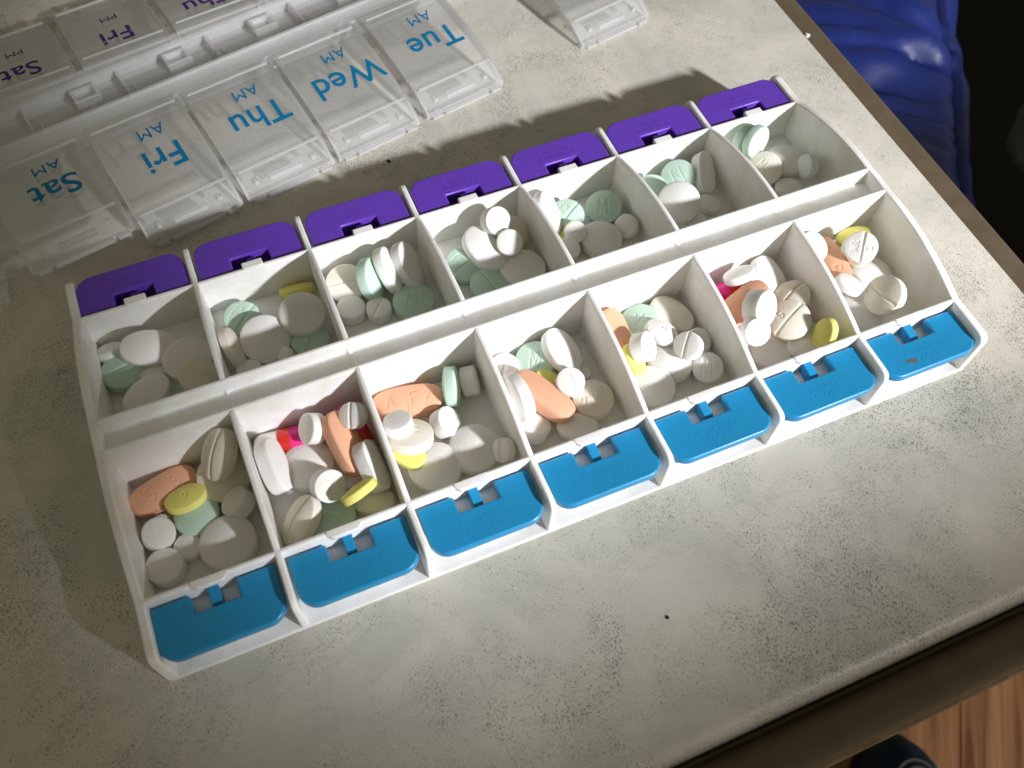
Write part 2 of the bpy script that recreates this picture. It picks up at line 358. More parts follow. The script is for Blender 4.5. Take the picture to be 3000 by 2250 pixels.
for q in (.60, .68):
    cv, cf = [], []
    for k in range(33):
        a = math.pi*k/32; 
        x, y = 48*.93*q*math.cos(a), -60+95*.93*q*math.sin(a)
        t = math.acos(min(1, q**(1/.62)))/(math.pi/2); z = 24+64*math.sin(t*math.pi/2)+.6
        for (dx, dz) in ((-.9, -.8), (.9, -.8), (.9, .9), (-.9, .9)): cv.append((x+dx*math.cos(a), y+dx*math.sin(a), z+dz))
    for k in range(32):
        for j in range(4): cf.append((k*4+j, k*4+(j+1) % 4, (k+1)*4+(j+1) % 4, (k+1)*4+j))
    put('stitching', meshdata('stitching', cv, cf, M_stitch), sh)
# ------------------------------------------------------------- tablet meshes
STROKES = {
 'A': [[(0,0),(.5,1),(1,0)],[(.2,.38),(.8,.38)]],
 'F': [[(0,0),(0,1),(.8,1)],[(0,.52),(.65,.52)]],
 'M': [[(0,0),(.1,1),(.5,.25),(.9,1),(1,0)]],
 'N': [[(0,0),(0,1),(.9,0),(.9,1)]],
 'V': [[(0,1),(.5,0),(1,1)]],
 'Z': [[(0,1),(.9,1),(0,0),(.9,0)]],
 'S': [[(.85,.85),(.5,1),(.12,.85),(.15,.6),(.8,.4),(.85,.15),(.45,0),(.08,.15)]],
 '7': [[(0,1),(.85,1),(.3,0)]],
 '3': [[(.05,.9),(.45,1),(.8,.8),(.45,.53),(.85,.25),(.45,0),(.05,.12)]],
 '2': [[(.05,.8),(.4,1),(.8,.78),(.05,0),(.9,0)]],
 '4': [[(.65,0),(.65,1),(0,.3),(.95,.3)]],
 '5': [[(.8,1),(.15,1),(.1,.55),(.6,.6),(.85,.3),(.5,0),(.05,.1)]],
 '0': [[(.5,1),(.1,.8),(.1,.2),(.5,0),(.9,.2),(.9,.8),(.5,1)]],
 'G': [[(.85,.85),(.5,1),(.1,.75),(.1,.25),(.5,0),(.88,.15),(.88,.48),(.55,.48)]],
 'B': [[(0,0),(0,1),(.6,1),(.75,.78),(.6,.53),(0,.53)],[(.6,.53),(.85,.28),(.6,0),(0,0)]],
 'R': [[(0,0),(0,1),(.65,1),(.8,.78),(.65,.5),(0,.5)],[(.45,.5),(.9,0)]],
 'C': [[(.88,.85),(.5,1),(.1,.75),(.1,.25),(.5,0),(.88,.15)]],
}
def lettering(txt, cx, cy, h, gap=.35, rot=0):
    """debossed stroke letters, centred at (cx,cy) mm, letter height h"""
    w = h*.62; adv = w + h*gap; tot = adv*len(txt) - h*gap; out = []
    c, s = math.cos(rot), math.sin(rot)
    for k, ch in enumerate(txt):
        if ch not in STROKES: continue
        for pl in STROKES[ch]:
            q = []
            for (x, y) in pl:
                px = -tot/2 + k*adv + x*w; py = (y-.5)*h
                q.append((cx + c*px - s*py, cy + s*px + c*py))
            out.append((q, .17, .16))
    return out
def score(y0=0, half=20, rot=0):
    c, s = math.cos(rot), math.sin(rot)
    return [([(-half*c - y0*s*-1, -half*s + y0*c), (half*c + y0*s, half*s + y0*c)], .26, .30)]
def seg_dist(p, a, b):
    ax, ay = a; bx, by = b; dx, dy = bx-ax, by-ay; L = dx*dx+dy*dy
    t = 0 if L == 0 else max(0, min(1, ((p[0]-ax)*dx+(p[1]-ay)*dy)/L))
    return math.hypot(p[0]-ax-t*dx, p[1]-ay-t*dy)
def deboss(x, y, marks):
    d = 0
    for (pl, w, dep) in marks:
        for i in range(len(pl)-1):
            r = seg_dist((x, y), pl[i], pl[i+1])/w
            if r < 2: d = max(d, dep*(1 if r < .6 else .5+.5*math.cos(math.pi*(r-.6)/1.4)))
    return d
def tablet_geo(a, b, h, band, n=2.0, marks=(), flat=2.0, dense=True):
    """half axes a,b; thickness h; straight band height; superellipse exponent n. returns verts, faces (mm)"""
    seg = (96 if marks else 56) if dense else 18
    nr = (44 if marks else 10) if dense else 3
    out = []
    for i in range(seg):
        t = 2*math.pi*i/seg; c, s = math.cos(t), math.sin(t)
        r = (abs(c/a)**n + abs(s/b)**n)**(-1/n); out.append((r*c, r*s))
    rb = min(.28, band*.25)
    rings = []     # (scale-inset, z) from top centre to bottom centre
    dome = (h-band)/2
    v, f = [], []
    def ztop(t): return band/2 + dome*(1-abs(t)**flat)
    v.append((0, 0, ztop(0) - deboss(0, 0, marks)))
    ts = [(k+1)/nr for k in range(nr)]
    m = min(a, b)
    edge = 1-rb/m*.7
    ts = [t*edge for t in ts]
    for t in ts:
        for (x, y) in out:
            z = ztop(t) - (deboss(x*t, y*t, marks) if marks else 0)
            v.append((x*t, y*t, z))
    prof = [(edge+(1-edge)*.7, band/2-rb*.25), (1, band/2-rb), (1, -band/2+rb), (edge+(1-edge)*.7, -band/2+rb*.25)]
    for (t, z) in prof:
        for (x, y) in out: v.append((x*t, y*t, z))
    nb = 5 if dense else 2
    for k in range(nb):
        t = edge*(1-k/nb)
        for (x, y) in out: v.append((x*t, y*t, -ztop(t)))
    v.append((0, 0, -ztop(0)))
    nrings = len(ts)+len(prof)+nb
    for i in range(seg): f.append((0, 1+i, 1+(i+1) % seg))
    for r in range(nrings-1):
        o = 1+r*seg; p = o+seg
        for i in range(seg):
            j = (i+1) % seg; f.append((o+i, p+i, p+j, o+j))
    o = 1+(nrings-1)*seg
    for i in range(seg): f.append((o+i, len(v)-1, o+(i+1) % seg))
    return v, f
def capsule_geo(L, r, x0, x1, dense=True):
    """part of a capsule lying along x between x0 and x1 (hemispherical ends)"""
    seg = 32 if dense else 12; st = 24 if dense else 10
    v, f = [], []
    xs = [x0+(x1-x0)*k/st for k in range(st+1)]
    for x in xs:
        e = abs(x)-(L/2-r); rr = r if e <= 0 else math.sqrt(max(r*r-e*e, 1e-6))
        for i in range(seg):
            t = 2*math.pi*i/seg; v.append((x, rr*math.cos(t), rr*math.sin(t)))
    for k in range(st):
        for i in range(seg):
            j = (i+1) % seg; f.append((k*seg+i, k*seg+j, (k+1)*seg+j, (k+1)*seg+i))
    f.append(tuple(reversed(range(seg)))[::-1]); f.append(tuple(range(st*seg, st*seg+seg)))
    return v, f
# kind: half length, half width, thickness, band, outline exponent, dome shape
KINDS = {
 'big':   (6.0, 6.0, 5.2, 2.6, 2.0, 2.0),
 'round': (5.0, 5.0, 4.4, 2.5, 2.0, 1.9),
 'cream': (5.3, 5.3, 5.0, 2.6, 2.0, 1.9),
 'drum':  (3.75, 3.75, 4.3, 3.5, 2.0, 2.2),
 'small': (3.0, 3.0, 3.2, 2.2, 2.0, 2.0),
 'tiny':  (2.2, 2.2, 2.6, 2.0, 2.0, 2.0),
 'oval':  (6.3, 4.3, 5.2, 2.6, 2.15, 1.9),
 'oblong':(6.3, 3.3, 5.0, 3.4, 2.7, 1.9),
 'bean':  (3.9, 2.9, 3.6, 2.0, 2.1, 1.9),
 'yellow':(4.0, 2.7, 2.6, 1.7, 2.1, 2.0),
 'caplet':(8.6, 3.9, 5.8, 3.2, 3.0, 1.8),
}
# ------------------------------------------------------------- pill tray
tray = empty('pill_tray', W(105, 38.5, -15.6)); tag(tray, 'white fourteen-cell pill tray with purple and blue push tabs', 'pill organizer')
TL = (-.105, -.0385, .0156)
def arch(y0, y1, z0, z1, b, n=14):
    return [(y0+(y1-y0)*k/n, z0+(z1-z0)*k/n+4*b*(k/n)*(1-k/n)) for k in range(n+1)]
base = MB().box(-.6, 210.6, -13.6, 90.6, -15.6, -14.4)
base.box(.2, 209.8, -.5, 77.5, -14.5, -12.0)                       # cell floors
base.build('base', M_white, tray, bevel=.5, loc=TL)
def half_round(y0, y1, ztop, r):                                   # wall section with a rounded top
    m_ = (y0+y1)/2; h = (y1-y0)/2
    return [(y0-.35, -14.6), (y0, ztop-h)]+[(m_-h*math.cos(t), ztop-h+h*math.sin(t)) for t in [math.pi*k/8 for k in range(1, 8)]]+[(y1, ztop-h), (y1+.35, -14.6)]
for (y, z) in ((0, .04), (34.5, 5.84), (42.7, 5.84), (77, .04)):
    MB().prism(half_round(y-.72, y+.72, z, .7), 'x', .3, 209.7).build('long_wall', M_white, tray, loc=TL)
MB().box(.4, 209.6, 34.6, 42.6, -14.5, 1.6).build('centre_channel', M_white, tray, loc=TL)
for i in range(8):
    f_ = [(-13.3, -15.2), (-13.4, -2.2), (-12.9, -.9), (-12.0, -.15), (-10.6, .0), (-4, .0)]+arch(0, 34.5, 0, 5.8, 2.0)
    f_ += [(38.6, 6.0)] if i in (0, 7) else [(35.6, 1.9), (41.6, 1.9)]
    f_ += [(77-y, z) for y, z in reversed(arch(0, 34.3, 0, 5.8, 2.0))]+[(81, 0), (87.6, .0), (89, -.15), (89.9, -.9), (90.4, -2.2), (90.3, -15.2)]
    e = 1.0 if i in (0, 7) else .68
    cx = 30*i + (.35 if i == 0 else -.35 if i == 7 else 0)
    n = len(f_); mb = MB()
    v = []
    for (y, z) in f_:
        d = e+.016*max(0, 4-z); v.append((cx-d, y, z))
    for (y, z) in f_:
        d = e+.016*max(0, 4-z); v.append((cx+d, y, z))
    mb.add(v, [tuple(range(n-1, -1, -1)), tuple(range(n, 2*n))]+[(k, (k+1) % n, n+(k+1) % n, n+k) for k in range(n)])
    mb.build('divider', M_white, tray, bevel=.42, seg=3, loc=TL)
# push tabs: blue in front, purple behind
def tab_loop(r=4.4):
    x0, x1, y0, y1 = -13.75, 13.6, -1.35, -13.9
    lp = [(x0, y0), (-5.0, y0), (-5.0, -5.6), (4.9, -5.6), (4.9, y0), (x1, y0)]
    for k in range(9):
        t = k/8*math.pi/2; lp.append((x1-r+r*math.cos(t), y1+r-r*math.sin(t)))
    for k in range(9):
        t = k/8*math.pi/2; lp.append((x0+r-r*math.sin(t), y1+r-r*math.cos(t)))
    return lp
def tab_mesh(mat):
    mb = MB().prism([(x, y) for x, y in tab_loop()], 'z', -4.9, -2.3)
    mb.prism([(x*.93, y*.93-.1) for x, y in ((-13, -6.2), (-13, -12.5), (13, -12.5), (13, -6.2))], 'z', -7.5, -4.85)
    if mat is M_purple: mb.box(-9, 9, -6.3, -1.2, -7.5, -6.4)
    me = meshdata('push_tab', mb.v, mb.f, mat); return me
def post_mesh(mat):
    mb = MB(); mb.prism([(-1.0, -2.6), (-5.2, -3.4), (-5.2, -6.5), (-1.0, -6.5)], 'x', -1.25, 1.1)
    return meshdata('latch_post', mb.v, mb.f, mat)
cb = MB(); cb.prism([(-4.2, .5), (-4.2, -.55), (-2.9, -1.75), (2.9, -1.75), (4.2, -.55), (4.2, .5)], 'z', -1.3, .25)
catch_f = meshdata('catch', cb.v, cb.f, M_white)
cb = MB().box(-2.7, 2.7, -2.0, .4, -1.2, .35); catch_b = meshdata('catch', cb.v, cb.f, M_white)
sp_ = MB().box(-9.5, 9.5, -8.6, -.6, -14.5, -6.6); supp = meshdata('tab_support', sp_.v, sp_.f, M_white)
txt_b = text_mesh('lettering', 'PUSH HERE\nTO OPEN', 2.1, M_emboss_b, .085, -.03, 1.15)
txt_p = text_mesh('lettering', 'PUSH HERE\nTO OPEN', 1.9, M_emboss_p, .13, -.03, 1.15)
for row, (tm, pmh, cm, tx) in enumerate(((tab_mesh(M_blue), post_mesh(M_blue), catch_f, txt_b), (tab_mesh(M_purple), post_mesh(M_purple), catch_b, txt_p))):
    for i in range(7):
        rz = math.pi if row else 0
        c = Vector(((30*i+15)*.001, (77 if row else 0)*.001, 0))+Vector(TL)
        rr = random.Random(i*3+row)
        def add(nm, me, par, bev=0, loc=None, seg=2):
            o = put(nm, me, par, (0, 0, 0), bev, seg); return o
        t = add('push_tab', tm, tray, .55, seg=4); t.location = c + Vector((0, 0, .0014*row)); t.scale = (1, 1-.055*row, 1); t.rotation_euler = (rr.uniform(-.01, .012), rr.uniform(-.006, .006), rz+rr.uniform(-.006, .006))
        t['label'] = 'purple rounded push tab with notch' if row else 'blue rounded push tab with notch'
        p_ = add('latch_post', pmh, t, .2)
        l_ = add('lettering', tx, t); l_.location = (rr.uniform(-.0006, .0006), -.0094 if not row else -.0082, -.00230); l_.scale = (1, 1, 1)
        if row == 0 and i == 6:
            sm = MB()
            for (cx_, cy_, r_) in ((-6.6, -10.6, .55), (-5.0, -10.9, 1.0), (-5.9, -10.3, .35)):
                sm.prism([(cx_+r_*(1+.35*math.sin(q*2.3))*math.cos(q*.7), cy_+r_*.8*(1+.3*math.cos(q*1.7))*math.sin(q*.7)) for q in range(9)], 'z', -2.32, -2.27)
            sm.build('stain', M_stain, t)
        k_ = add('catch', cm, tray, .3); k_.location = c; k_.rotation_euler = (0, 0, rz)
        s_ = add('tab_support', supp, tray, .4); s_.location = c; s_.rotation_euler = (0, 0, rz)
# ------------------------------------------------------------- clear lid set
LR = math.radians(11.8); LO = W(-10.6, 147.2, -15.6)
lid = empty('lid_set', LO, LR); tag(lid, 'detached clear plastic lid set with printed weekday names', 'pill organizer lid')
def zz(z): return z+15.6
LPROF = [(0, zz(-4.8)), (-2.5, zz(-4.2)), (-9, zz(-4.6)), (-18, zz(-5.8)), (-27, zz(-7.6)), (-34, zz(-9.4)), (-36.2, zz(-10.3)), (-40.6, zz(-13.0))]
def lid_z(v):
    for (a, za), (b, zb) in zip(LPROF, LPROF[1:]):
        if b <= v <= a: return za+(zb-za)*(v-a)/(b-a)
    return LPROF[-1][1]
def lid_mesh(wd=28.4):
    mb = MB(); mb.sheet(LPROF, 0, wd, 1.0)
    me1 = meshdata('plate', mb.v, mb.f, M_clear)
    sk = MB()
    side = lambda x0, x1, h: sk.prism([(v, z-1.02) for v, z in LPROF]+[(v, max(z-1.02-h, .4)) for v, z in reversed(LPROF)], 'x', x0, x1)
    side(0, .8, 2.8); side(wd-.8, wd, 2.8)
    sk.box(.82, wd-.82, -40.7, -39.9, .35, 1.4)                       # front skirt
    sk.box(1.2, wd-1.2, -34.4, -33.6, lid_z(-34)+.0, lid_z(-34)+.55)     # ridge before the latch strip
    sk.box(1.2, wd-1.2, -3.4, -2.8, lid_z(-3)-.02, lid_z(-3)+.4)
    sk.box(4, 5.4, -38.6, -37.2, lid_z(-37.2)-1, lid_z(-37.2)+.3); sk.box(wd-6, wd-4.6, -38.6, -37.2, lid_z(-37.2)-1, lid_z(-37.2)+.3)
    sk.box(9, wd-9, -38.2, -36.6, lid_z(-37)-2.6, lid_z(-37)-1.02)
    sk.box(1.6, 5, -42.0, -40.72, .3, 1.3); sk.box(6.2, wd-6.2, -42.0, -40.72, .3, 1.3); sk.box(wd-5, wd-1.6, -42.0, -40.72, .3, 1.3)
    me2 = meshdata('rim', sk.v, sk.f, M_clear_edge)
    return me1, me2
PL, RM = lid_mesh()
DAYS = ['Sat', 'Fri', 'Thu', 'Wed', 'Tue', 'Mon', 'Sun']
AMT = text_mesh('lettering', 'AM', 5.6, M_teal, .05, 0, 1.05); PMT = text_mesh('lettering', 'PM', 4.4, M_violet, .05, .0, 1.05)
def add_lid(day, per, loc, rot):
    p = put('lid', PL, lid); p.location = loc; p.rotation_euler = rot
    r_ = put('rim', RM, p)
    mat = M_teal if per == 'AM' else M_violet
    big = text_mesh('lettering', day, 11.2 if per == 'AM' else 9.6, mat, .05, .12, 1.02)
    def lay(me, v0, um):
        for vert in me.vertices:
            x, y = vert.co.x*1000, vert.co.y*1000
            vv = v0-y
            vert.co = Vector((um-x, vv, lid_z(vv)+.06+(vert.co.z*1000)))*.001
        me.transform(Matrix.Identity(4)); return me
    if per == 'AM':
        put('lettering', lay(big, -16.6, 15.9), p); put('lettering', lay(AMT.copy(), -8.6, 16.2), p)
    else:
        put('lettering', lay(big, -16.5, 16.0), p); put('lettering', lay(PMT.copy(), -26.5, 15.0), p)
    return p
for k, d in enumerate(DAYS):
    u = -8+30*k + (1.2 if k > 3 else 0)
    rx = 0
    if d == 'Sat': rx = -math.radians(14.5)
    if d == 'Mon': rx = -math.radians(128)
    lz = {'Fri': .4, 'Thu': 0, 'Wed': 0, 'Tue': .3}.get(d, 0)
    p = add_lid(d, 'AM', (u*.001, -.0058, lz*.001 + (.0 if rx == 0 else .0)), (0, 0, 0))
    if rx: # swing about the hinge
        h = Vector((u*.001, -.0058, .0105)); M_ = Matrix.Translation(h) @ Matrix.Rotation(rx, 4, 'X') @ Matrix.Translation((0, 0, -.0105)); p.matrix_basis = M_
for k, d in enumerate(['Sat', 'Fri', 'Thu', 'Wed', 'Tue']):
    u = 1.4+30.6*k
    # the PM lids lie on the far side: same lid turned round, lettering kept readable the same way
    p = put('lid', PL, lid); p.location = ((u+28.6)*.001, .0205, -.0012); p.rotation_euler = (0, 0, math.radians(180-2.0))
    put('rim', RM, p)
    mat = M_violet
    for (body, size, v0, um, bold) in ((d, 9.8, -12.3, 14.2, .10), ('PM', 4.5, -21.6, 13.6, 0)):
        me = text_mesh('lettering', body, size, mat, .05, bold, 1.02)
        for vert in me.vertices:
            x, y = vert.co.x*1000, vert.co.y*1000
            vv = v0+y; vert.co = Vector((um+x, vv, lid_z(vv)+.06+vert.co.z*1000))*.001
        put('lettering', me, p)
spn = MB(); U0, U1 = -9.5, 201
spn.box(U0, U1, 0, 1.0, .4, zz(-4)); spn.box(U0, U1, -5.2, -.02, zz(-6.0), zz(-5.1))
spn.box(U0, U1, 1.02, 19.4, zz(-12.6), zz(-11.8)); spn.box(U0, U1, 19.42, 22.4, zz(-8.2), zz(-7.0)); spn.box(U0, U1, 19.42, 20.4, .4, zz(-8.22))
M_ = M_clear
put('spine', meshdata('spine', spn.v, spn.f, M_clear_edge), lid)
rib = MB()
for k in range(7):
    u = 10+30*k
    rib.box(u, u+.9, 1.05, 19.4, zz(-11.75), zz(-9.2)); rib.box(u+3, u+3.8, 1.05, 12, zz(-11.75), zz(-10.6))
    rib.box(u+15, u+23, 12, 13, zz(-11.75), zz(-9.0)); rib.box(u+15, u+23, 17, 18, zz(-11.75), zz(-9.0)); rib.box(u+15, u+16, 13, 17, zz(-11.75), zz(-9.0)); rib.box(u+22, u+23, 13, 17, zz(-11.75), zz(-9.0))
put('rib', meshdata('rib', rib.v, rib.f, M_clear_edge), lid)
# cell, kind, colour, marks, size, place (mm), turn (quaternion), label
PILLS = [
 ('B0', 'round', 'green', 'score', 1.08, [6.43, 64.45, -9.62], [0.9954, 0.0, 0.0, 0.096], 'scored green tablet flat at the left side of the leftmost purple-tab cell'),
 ('B0', 'round', 'green', '', 0.95, [17.74, 54.7, -9.91], [1.0, 0.0, 0.0, 0.0085], 'green tablet half hidden behind the front wall of the leftmost purple-tab cell'),
 ('B0', 'big', 'white', '', 1.05, [22.6, 60.14, -7.04], [0.9816, -0.0, 0.0, -0.1909], 'big white round tablet lying at the back right of the leftmost purple-tab cell'),
 ('B0', 'cream', 'cream', 'score', 0.9, [24.11, 52.48, -4.32], [0.9612, -0.0281, 0.0777, -0.2631], 'cream scored tablet tilted against the right divider of the leftmost purple-tab cell'),
 ('B0', 'oval', 'white', '', 1.0, [11.04, 53.89, -6.95], [0.9634, 0.0, 0.0, 0.2682], 'white oval tablet close to the front wall of the leftmost purple-tab cell'),
 ('B0', 'oval', 'white', '', 1.1, [14.1, 67.09, -6.95], [0.9848, 0.1184, 0.0993, -0.0798], 'large smooth white oval tablet on top of the leftmost purple-tab cell'),
 ('B0', 'bean', 'white', '', 1.05, [13.72, 61.2, -9.62], [0.9744, -0.1997, 0.0074, -0.1028], 'small thick white oval wedged at the centre of the leftmost purple-tab cell'),
 ('B0', 'small', 'white', '', 1.1, [4.42, 71.57, -9.37], [0.9652, -0.2593, -0.0093, 0.0332], 'small sunlit white tablet on edge in the back left of the leftmost purple-tab cell'),
 ('B1', 'round', 'green', 'S73b', 0.98, [38.09, 68.66, -9.31], [0.9154, 0.1582, -0.0046, 0.37], 'green tablet lettered S73 leaning on the back wall, second purple-tab cell from left'),
 ('B1', 'round', 'green', 'S73b', 1.0, [52.5, 56.07, -9.8], [0.8742, 0.0, 0.0, 0.4856], 'shaded green scored tablet in the front right corner of the second purple-tab cell from left'),
 ('B1', 'big', 'white', '', 1.0, [52.73, 62.29, -6.21], [0.9848, 0.0679, 0.0523, -0.1512], 'big white tablet propped under the yellow tablet in the second purple-tab cell from left'),
 ('B1', 'drum', 'white', '', 0.9, [35.67, 52.59, -10.06], [0.9816, -0.0, 0.0, -0.1912], 'white tablet peeking over the front wall of the second purple-tab cell from left'),
 ('B1', 'big', 'white', '', 1.05, [41.84, 59.71, -8.06], [0.964, 0.2131, 0.0629, -0.1463], 'big white round tablet lying in the middle of the second purple-tab cell from left'),
 ('B1', 'oval', 'cream', '', 0.88, [33.74, 59.64, -7.4], [0.7272, -0.2317, 0.5193, -0.3845], 'cream oval tablet on edge against the left divider of the second purple-tab cell from left'),
 ('B1', 'tiny', 'white', '', 0.95, [45.37, 53.65, -8.56], [0.9157, 0.0226, -0.3432, -0.208], 'tiny white tablet stuck beside the big round one in the second purple-tab cell from left'),
 ('B1', 'yellow', 'yellow', '', 1.15, [53.68, 72.76, -9.37], [0.9391, -0.3298, -0.0055, -0.0965], 'yellow oval tablet standing on edge at the back of the second purple-tab cell from left'),
 ('B2', 'round', 'green', 'M', 1.1, [81.29, 57.37, -9.58], [0.9818, -0.0, 0.0, -0.1899], 'green tablet lettered M lying in the front right of the third purple-tab cell from left'),
 ('B2', 'drum', 'white', '', 1.0, [65.26, 61.34, -9.85], [0.9905, -0.0, 0.0, -0.1378], 'small white tablet near the front left corner of the third purple-tab cell from left'),
 ('B2', 'drum', 'white', 'score', 0.9, [71.96, 58.81, -10.06], [0.9215, 0.0, 0.0, 0.3883], 'small white scored drum tablet at the front of the third purple-tab cell from left'),
 ('B2', 'cream', 'cream', 'score', 1.02, [66.49, 69.37, -8.98], [0.9825, 0.1659, -0.0173, -0.0828], 'cream scored tablet leaning in the left part of the third purple-tab cell from left'),
 ('B2', 'round', 'green', '', 1.12, [72.93, 66.9, -6.45], [0.7308, -0.0288, 0.5475, -0.4067], 'green tablet standing on edge beside two white ovals, third purple-tab cell from left'),
 ('B2', 'oval', 'white', '', 1.05, [78.1, 67.23, -6.03], [0.773, -0.078, 0.5139, -0.3638], 'white oval on edge between green and white ones, third purple-tab cell from left'),
 ('B2', 'oval', 'white', '', 1.05, [83.31, 66.99, -6.01], [0.7644, -0.0353, 0.4765, -0.4328], 'rightmost white oval in the upright row of the third purple-tab cell from left'),
 ('B3', 'round', 'green', 'score', 1.1, [102.11, 54.7, -9.58], [0.7675, -0.0, 0.0, -0.6411], 'scored green tablet at the front of the fourth purple-tab cell from left'),
 ('B3', 'round', 'green', 'S73b', 1.05, [98.06, 63.7, -9.43], [0.9744, 0.1124, 0.0115, 0.1943], 'green tablet lettered S73 by the left divider of the fourth purple-tab cell from left'),
 ('B3', 'big', 'white', '', 1.05, [112.25, 56.36, -9.27], [0.9819, -0.0, 0.0, -0.1892], 'big white round tablet in the front right of the fourth purple-tab cell from left'),
 ('B3', 'cream', 'cream', '', 0.95, [113.93, 67.5, -7.57], [0.6925, 0.1066, 0.3849, -0.6008], 'cream tablet standing behind the others in the fourth purple-tab cell from left'),
 ('B3', 'oval', 'white', '', 1.12, [104.55, 64.76, -6.41], [0.821, 0.0728, 0.1446, -0.5475], 'large white oval tablet slanting across the fourth purple-tab cell from left'),
 ('B3', 'drum', 'white', 'score', 1.02, [109.43, 69.03, -1.5], [0.7818, 0.3567, -0.0833, 0.5047], 'white scored drum tablet highest at the back of the fourth purple-tab cell from left'),
 ('B3', 'drum', 'white', '', 0.95, [110.8, 62.38, -3.84], [0.9509, 0.2461, -0.0459, -0.1821], 'small plain round tablet on top of the pile in the fourth purple-tab cell from left'),
 ('B4', 'round', 'green', 'S73b', 1.02, [131.1, 68.74, -9.1], [0.9518, 0.092, -0.1418, 0.2558], 'green tablet lettered S73 by the left divider of the fifth purple-tab cell from left'),
 ('B4', 'round', 'green', 'M', 1.02, [142.33, 67.66, -8.95], [0.9537, 0.1478, -0.1151, -0.2353], 'green tablet lettered M against the back wall, fifth purple-tab cell from left'),
 ('B4', 'yellow', 'yellow', '', 1.2, [128.06, 60.99, -10.44], [0.7615, -0.0, 0.0, -0.6482], 'yellow tablet showing as a rim at the left of the fifth purple-tab cell from left'),
 ('B4', 'drum', 'white', '', 0.85, [126.45, 57.34, -8.04], [0.9474, 0.2331, -0.0873, -0.2013], 'white tablet covering the yellow one in the fifth purple-tab cell from left'),
 ('B4', 'big', 'white', '', 0.98, [136.84, 58.06, -9.45], [0.982, -0.0, 0.0, -0.1886], 'big white round tablet at the front of the fifth purple-tab cell from left'),
 ('B4', 'oval', 'white', '', 1.0, [125.07, 69.08, -5.1], [0.7039, -0.0534, 0.4376, -0.5569], 'white oval half hidden behind the left divider of the fifth purple-tab cell from left'),
 ('B4', 'small', 'white', '', 1.05, [130.41, 61.67, -7.39], [0.9741, 0.1641, 0.0255, -0.1534], 'small white domed tablet near the middle of the fifth purple-tab cell from left'),
 ('B4', 'small', 'white', '', 1.15, [145.45, 59.27, -8.96], [0.8974, 0.1812, -0.2779, -0.2908], 'small white tablet near the right divider of the fifth purple-tab cell from left'),
 ('B5', 'round', 'green', '', 0.95, [158.35, 68.56, -9.22], [0.9702, 0.1639, -0.0727, 0.1631], 'green tablet cut off by the left divider of the sixth purple-tab cell from left'),
 ('B5', 'round', 'green', 'N', 1.02, [167.27, 69.56, -8.22], [0.929, 0.24, -0.1564, -0.2343], 'green tablet with a zigzag mark on the back wall, sixth purple-tab cell from left'),
 ('B5', 'bean', 'white', '', 1.0, [171.6, 59.01, -10.2], [0.8856, -0.0, 0.0, -0.4645], 'small white oval tablet at the right of the sixth purple-tab cell from left'),
 ('B5', 'drum', 'white', 'score', 1.0, [163.81, 54.14, -9.85], [0.9756, 0.0, 0.0, 0.2194], 'small scored white tablet by the front wall of the sixth purple-tab cell from left'),
 ('B5', 'big', 'white', '', 1.0, [161.11, 58.95, -5.27], [0.9363, 0.2294, -0.1388, -0.2267], 'big white round tablet in the middle of the sixth purple-tab cell from left'),
 ('B5', 'oblong', 'white', '', 1.0, [174.52, 67.93, -7.64], [0.5725, -0.0225, 0.3251, -0.7524], 'white oblong tablet standing against the right divider of the sixth purple-tab cell from left'),
 ('B6', 'big', 'white', '', 0.95, [200.7, 64.5, -9.53], [0.9824, -0.0, 0.0, -0.1869], 'big shaded white tablet in the middle of the rightmost purple-tab cell'),
 ('B6', 'round', 'green', '', 0.95, [191.14, 73.12, -5.17], [0.6797, 0.606, -0.1288, 0.3926], 'dim green tablet behind the sunlit green one, rightmost purple-tab cell'),
 ('B6', 'round', 'green', '', 0.95, [192.22, 70.16, -3.31], [0.6728, 0.6146, -0.1221, 0.3934], 'sunlit green tablet standing on edge in the rightmost purple-tab cell'),
 ('B6', 'bean', 'white', '', 1.0, [196.72, 55.88, -10.2], [0.9823, -0.0, 0.0, -0.1875], 'small white tablet by the front wall of the rightmost purple-tab cell'),
 ('B6', 'small', 'white', '', 1.15, [203.7, 58.26, -6.55], [0.7884, -0.2222, -0.5472, 0.1723], 'small white tablet on edge at the right of the rightmost purple-tab cell'),
 ('B6', 'cream', 'cream', 'MC', 0.95, [192.62, 63.23, -8.26], [0.775, 0.2642, -0.1067, -0.5641], 'cream tablet with raised letters at the left of the rightmost purple-tab cell'),
 ('F0', 'round', 'green', '', 1.04, [14.55, 19.43, -9.71], [0.9811, -0.0, 0.0, -0.1934], 'green tablet under the yellow one in the leftmost blue-tab cell'),
 ('F0', 'big', 'cream', '', 1.03, [22.63, 26.16, -8.92], [0.9788, 0.1011, 0.091, -0.1532], 'big cream round tablet under an oval in the leftmost blue-tab cell'),
 ('F0', 'caplet', 'orange', 'B3', 0.95, [8.94, 28.19, -8.93], [0.9814, 0.0429, 0.0898, 0.1639], 'orange caplet slanting in the back left corner of the leftmost blue-tab cell'),
 ('F0', 'drum', 'white', '', 1.0, [24.27, 18.08, -7.91], [0.9153, -0.216, -0.1838, 0.286], 'thick white drum tablet by the right divider of the leftmost blue-tab cell'),
 ('F0', 'big', 'white', '', 1.08, [19.64, 9.94, -9.19], [0.981, -0.0, 0.0, -0.1938], 'big white round tablet in the front right of the leftmost blue-tab cell'),
 ('F0', 'small', 'white', '', 1.05, [10.87, 12.98, -10.32], [0.981, -0.0, 0.0, -0.1939], 'smallest white round tablet, between two larger ones, leftmost blue-tab cell'),
